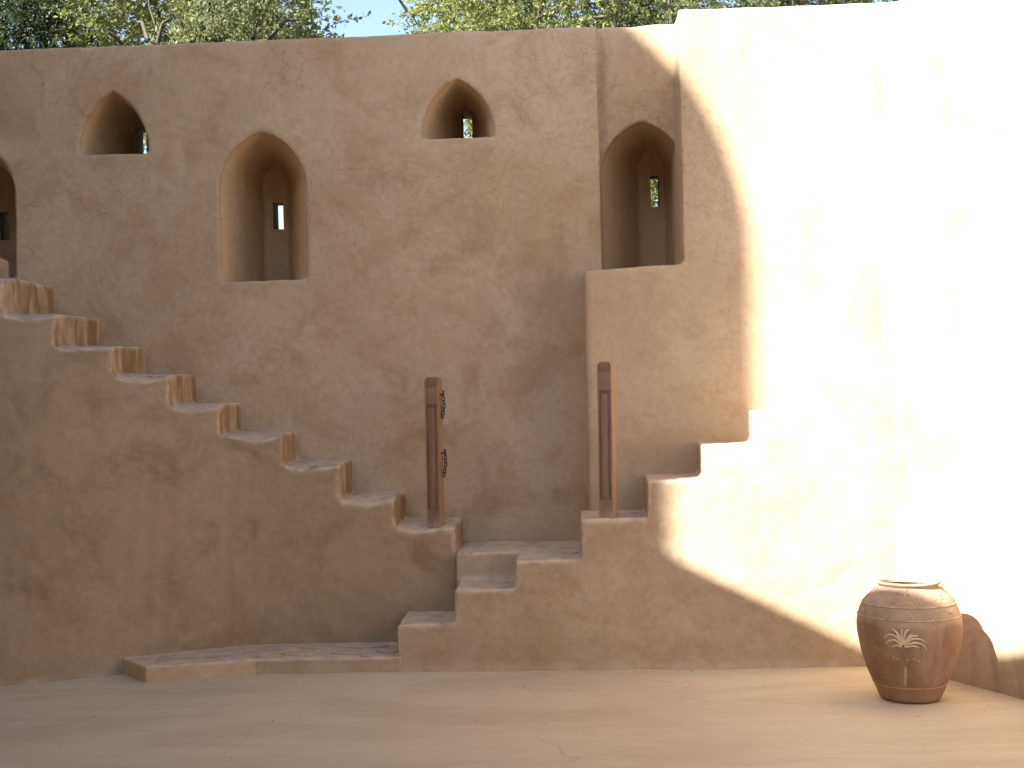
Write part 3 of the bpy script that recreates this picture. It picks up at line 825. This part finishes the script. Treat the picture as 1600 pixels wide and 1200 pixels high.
def tree(loc, height, rx, rz, zc, label, leaf, n_twig, per, size, seed, gap=0.0, cat='tree'):
    """loc on the ground; crown of lobes round height zc; leaves hang on twigs, twigs on limbs"""
    rg = np.random.default_rng(seed); rr = random.Random(seed)
    root = empty('tree', loc); tag(root, label, cat, 'trees beyond the wall')
    fork = Vector((rr.uniform(-.2, .2), rr.uniform(-.2, .2), zc - rz * 1.0))
    parts = [tube_path([(0, 0, -0.2), (0.04, 0.02, fork.z * .5), fork], [0.19, 0.15, 0.12], 9)]
    limbs = []
    for k in range(11):
        a = 2 * math.pi * k / 11 + rr.uniform(-.3, .3); el = rr.uniform(-0.15, 1.35)
        end = Vector((math.cos(a) * math.cos(el) * rx * .9, math.sin(a) * math.cos(el) * rx * .9, zc + math.sin(el) * rz * .9 - (0.25 * rz)))
        mid = fork.lerp(end, .5) + Vector((rr.uniform(-.25, .25), rr.uniform(-.25, .25), rr.uniform(.0, .35)))
        pts = [fork, fork.lerp(mid, .5) + Vector((0, 0, .08)), mid, mid.lerp(end, .55) + Vector((rr.uniform(-.1, .1), rr.uniform(-.1, .1), rr.uniform(-.05, .12))), end]
        parts.append(tube_path(pts, [0.05, 0.03, 0.018, 0.010, 0.004], 6)); limbs.append(pts)
        for q_ in range(4):
            t = rr.uniform(.3, .95); i = min(3, int(t * 4)); st = pts[i].lerp(pts[i + 1], t * 4 - i)
            e2 = st + Vector((rr.uniform(-1, 1), rr.uniform(-1, 1), rr.uniform(-.4, .9))).normalized() * rr.uniform(.5, 1.0) * rx * .45
            m2 = st.lerp(e2, .5) + Vector((0, 0, .08))
            parts.append(tube_path([st, m2, e2], [0.022, 0.015, 0.006], 5)); limbs.append([st, st.lerp(m2, .5), m2, m2.lerp(e2, .5), e2])
    obj('trunk', mesh_from('trunk', *join(parts), smooth=True), M['bark'], root)
    # twigs: start near limbs, and fill the crown volume with gaps
    tw0, tw1 = [], []
    tries = 0
    while len(tw0) < n_twig and tries < n_twig * 8:
        tries += 1
        u = Vector((rr.gauss(0, 1), rr.gauss(0, 1), rr.gauss(0, 1))).normalized() * (rr.random() ** 0.42)
        p = Vector((u.x * rx, u.y * rx, zc + u.z * rz))
        nn = noise.noise((p.x * 1.15 + seed, p.y * 1.15, p.z * 1.15)) + 0.5 * noise.noise((p.x * 2.7, p.y * 2.7 + seed, p.z * 2.7))
        if nn < gap - 0.28 + 0.45 * (u.length ** 4): continue
        d = (Vector((u.x, u.y, u.z * .6 + .1)) + Vector((rr.gauss(0, .6), rr.gauss(0, .6), rr.gauss(0, .6)))).normalized()
        tw0.append(p); tw1.append(p + d * rr.uniform(.14, .34) + Vector((0, 0, -0.05)))
    tw0 = np.array(tw0); tw1 = np.array(tw1); nt_ = len(tw0)
    # twig stems: three-sided slivers
    d = tw1 - tw0; u = np.cross(d, rg.normal(size=d.shape)); u /= np.linalg.norm(u, axis=1, keepdims=True); w = np.cross(d, u); w /= np.linalg.norm(w, axis=1, keepdims=True)
    rad = 0.0035
    sv = np.stack([tw0 + u * rad, tw0 - u * rad * .5 + w * rad * .87, tw0 - u * rad * .5 - w * rad * .87, tw1], 1).reshape(-1, 3)
    b0 = np.arange(nt_)[:, None] * 4
    st = np.concatenate([b0 + np.array([[0, 1, 3]]), b0 + np.array([[1, 2, 3]]), b0 + np.array([[2, 0, 3]])], 0)
    tw_o = obj('twigs', np_mesh('twigs', sv, st, False), M['bark'], root); tw_o['kind'] = 'stuff'
    # leaves
    t = rg.uniform(.15, 1.05, (nt_, per, 1)); base = tw0[:, None] + d[:, None] * t + rg.normal(0, .012, (nt_, per, 3))
    ld = d[:, None] / np.linalg.norm(d, axis=1)[:, None, None] * .7 + rg.normal(0, .75, (nt_, per, 3)); ld /= np.linalg.norm(ld, axis=2, keepdims=True)
    ls = np.cross(ld, rg.normal(size=ld.shape)); ls /= np.linalg.norm(ls, axis=2, keepdims=True)
    ll = size * rg.uniform(.65, 1.35, (nt_, per, 1)); lw = ll * rg.uniform(.19, .28, (nt_, per, 1))
    nrm = np.cross(ld, ls)
    v0 = base; v1 = base + ld * ll * .5 + ls * lw + nrm * lw * .35; v2 = base + ld * ll; v3 = base + ld * ll * .5 - ls * lw + nrm * lw * .35
    lv = np.stack([v0, v1, v2, v3], 2).reshape(-1, 3)
    lq = np.arange(len(lv)).reshape(-1, 4)
    me = np_mesh('crown', lv, lq, False)
    at = me.attributes.new('leaf_tone', 'FLOAT', 'POINT')
    tone = np.repeat(np.clip(rg.normal(.5, .28, nt_ * per) + np.repeat(rg.normal(0, .18, nt_), per), 0, 1), 4)
    at.data.foreach_set('value', tone.astype(np.float32))
    cr = obj('crown', me, M[leaf], root); cr['kind'] = 'stuff'
    return root
tree((-5.1, 13.2, 0), 8, 1.10, 1.8, 4.8, 'dark green tree behind the far left end of the wall', 'leaf_dark', 2600, 18, .045, 11, -.10)
tree((-3.75, 14.2, 0), 8, 1.75, 2.3, 5.5, 'yellow green tree above the wall left of the sky gap', 'leaf_yellow', 3600, 20, .045, 23, .13)
tree((-2.66, 12.6, 0), 8, 1.13, 1.9, 5.2, 'sparse grey green tree with sky showing through, beside the sky gap', 'leaf_grey', 1500, 16, .05, 13, .20)
tree((0.25, 13.4, 0), 8, 1.60, 2.3, 5.2, 'bright yellow green tree above the wall right of the sky gap', 'leaf_yellow', 5200, 20, .042, 14, -.04)
tree((2.55, 13.0, 0), 8, 1.65, 2.2, 4.8, 'darker green tree behind the pier on the right', 'leaf_grey', 4600, 20, .042, 15, -.06)
tree((1.35, 12.1, 0), 4, 0.95, 1.15, 3.15, 'low green tree seen through the loophole beside the pier', 'leaf_yellow', 1800, 18, .042, 17, -.15)
tree((4.9, 14.5, 0), 8, 1.8, 2.2, 4.6, 'green tree farther right behind the sunlit wall', 'leaf_dark', 1600, 16, .055, 16, -.02)
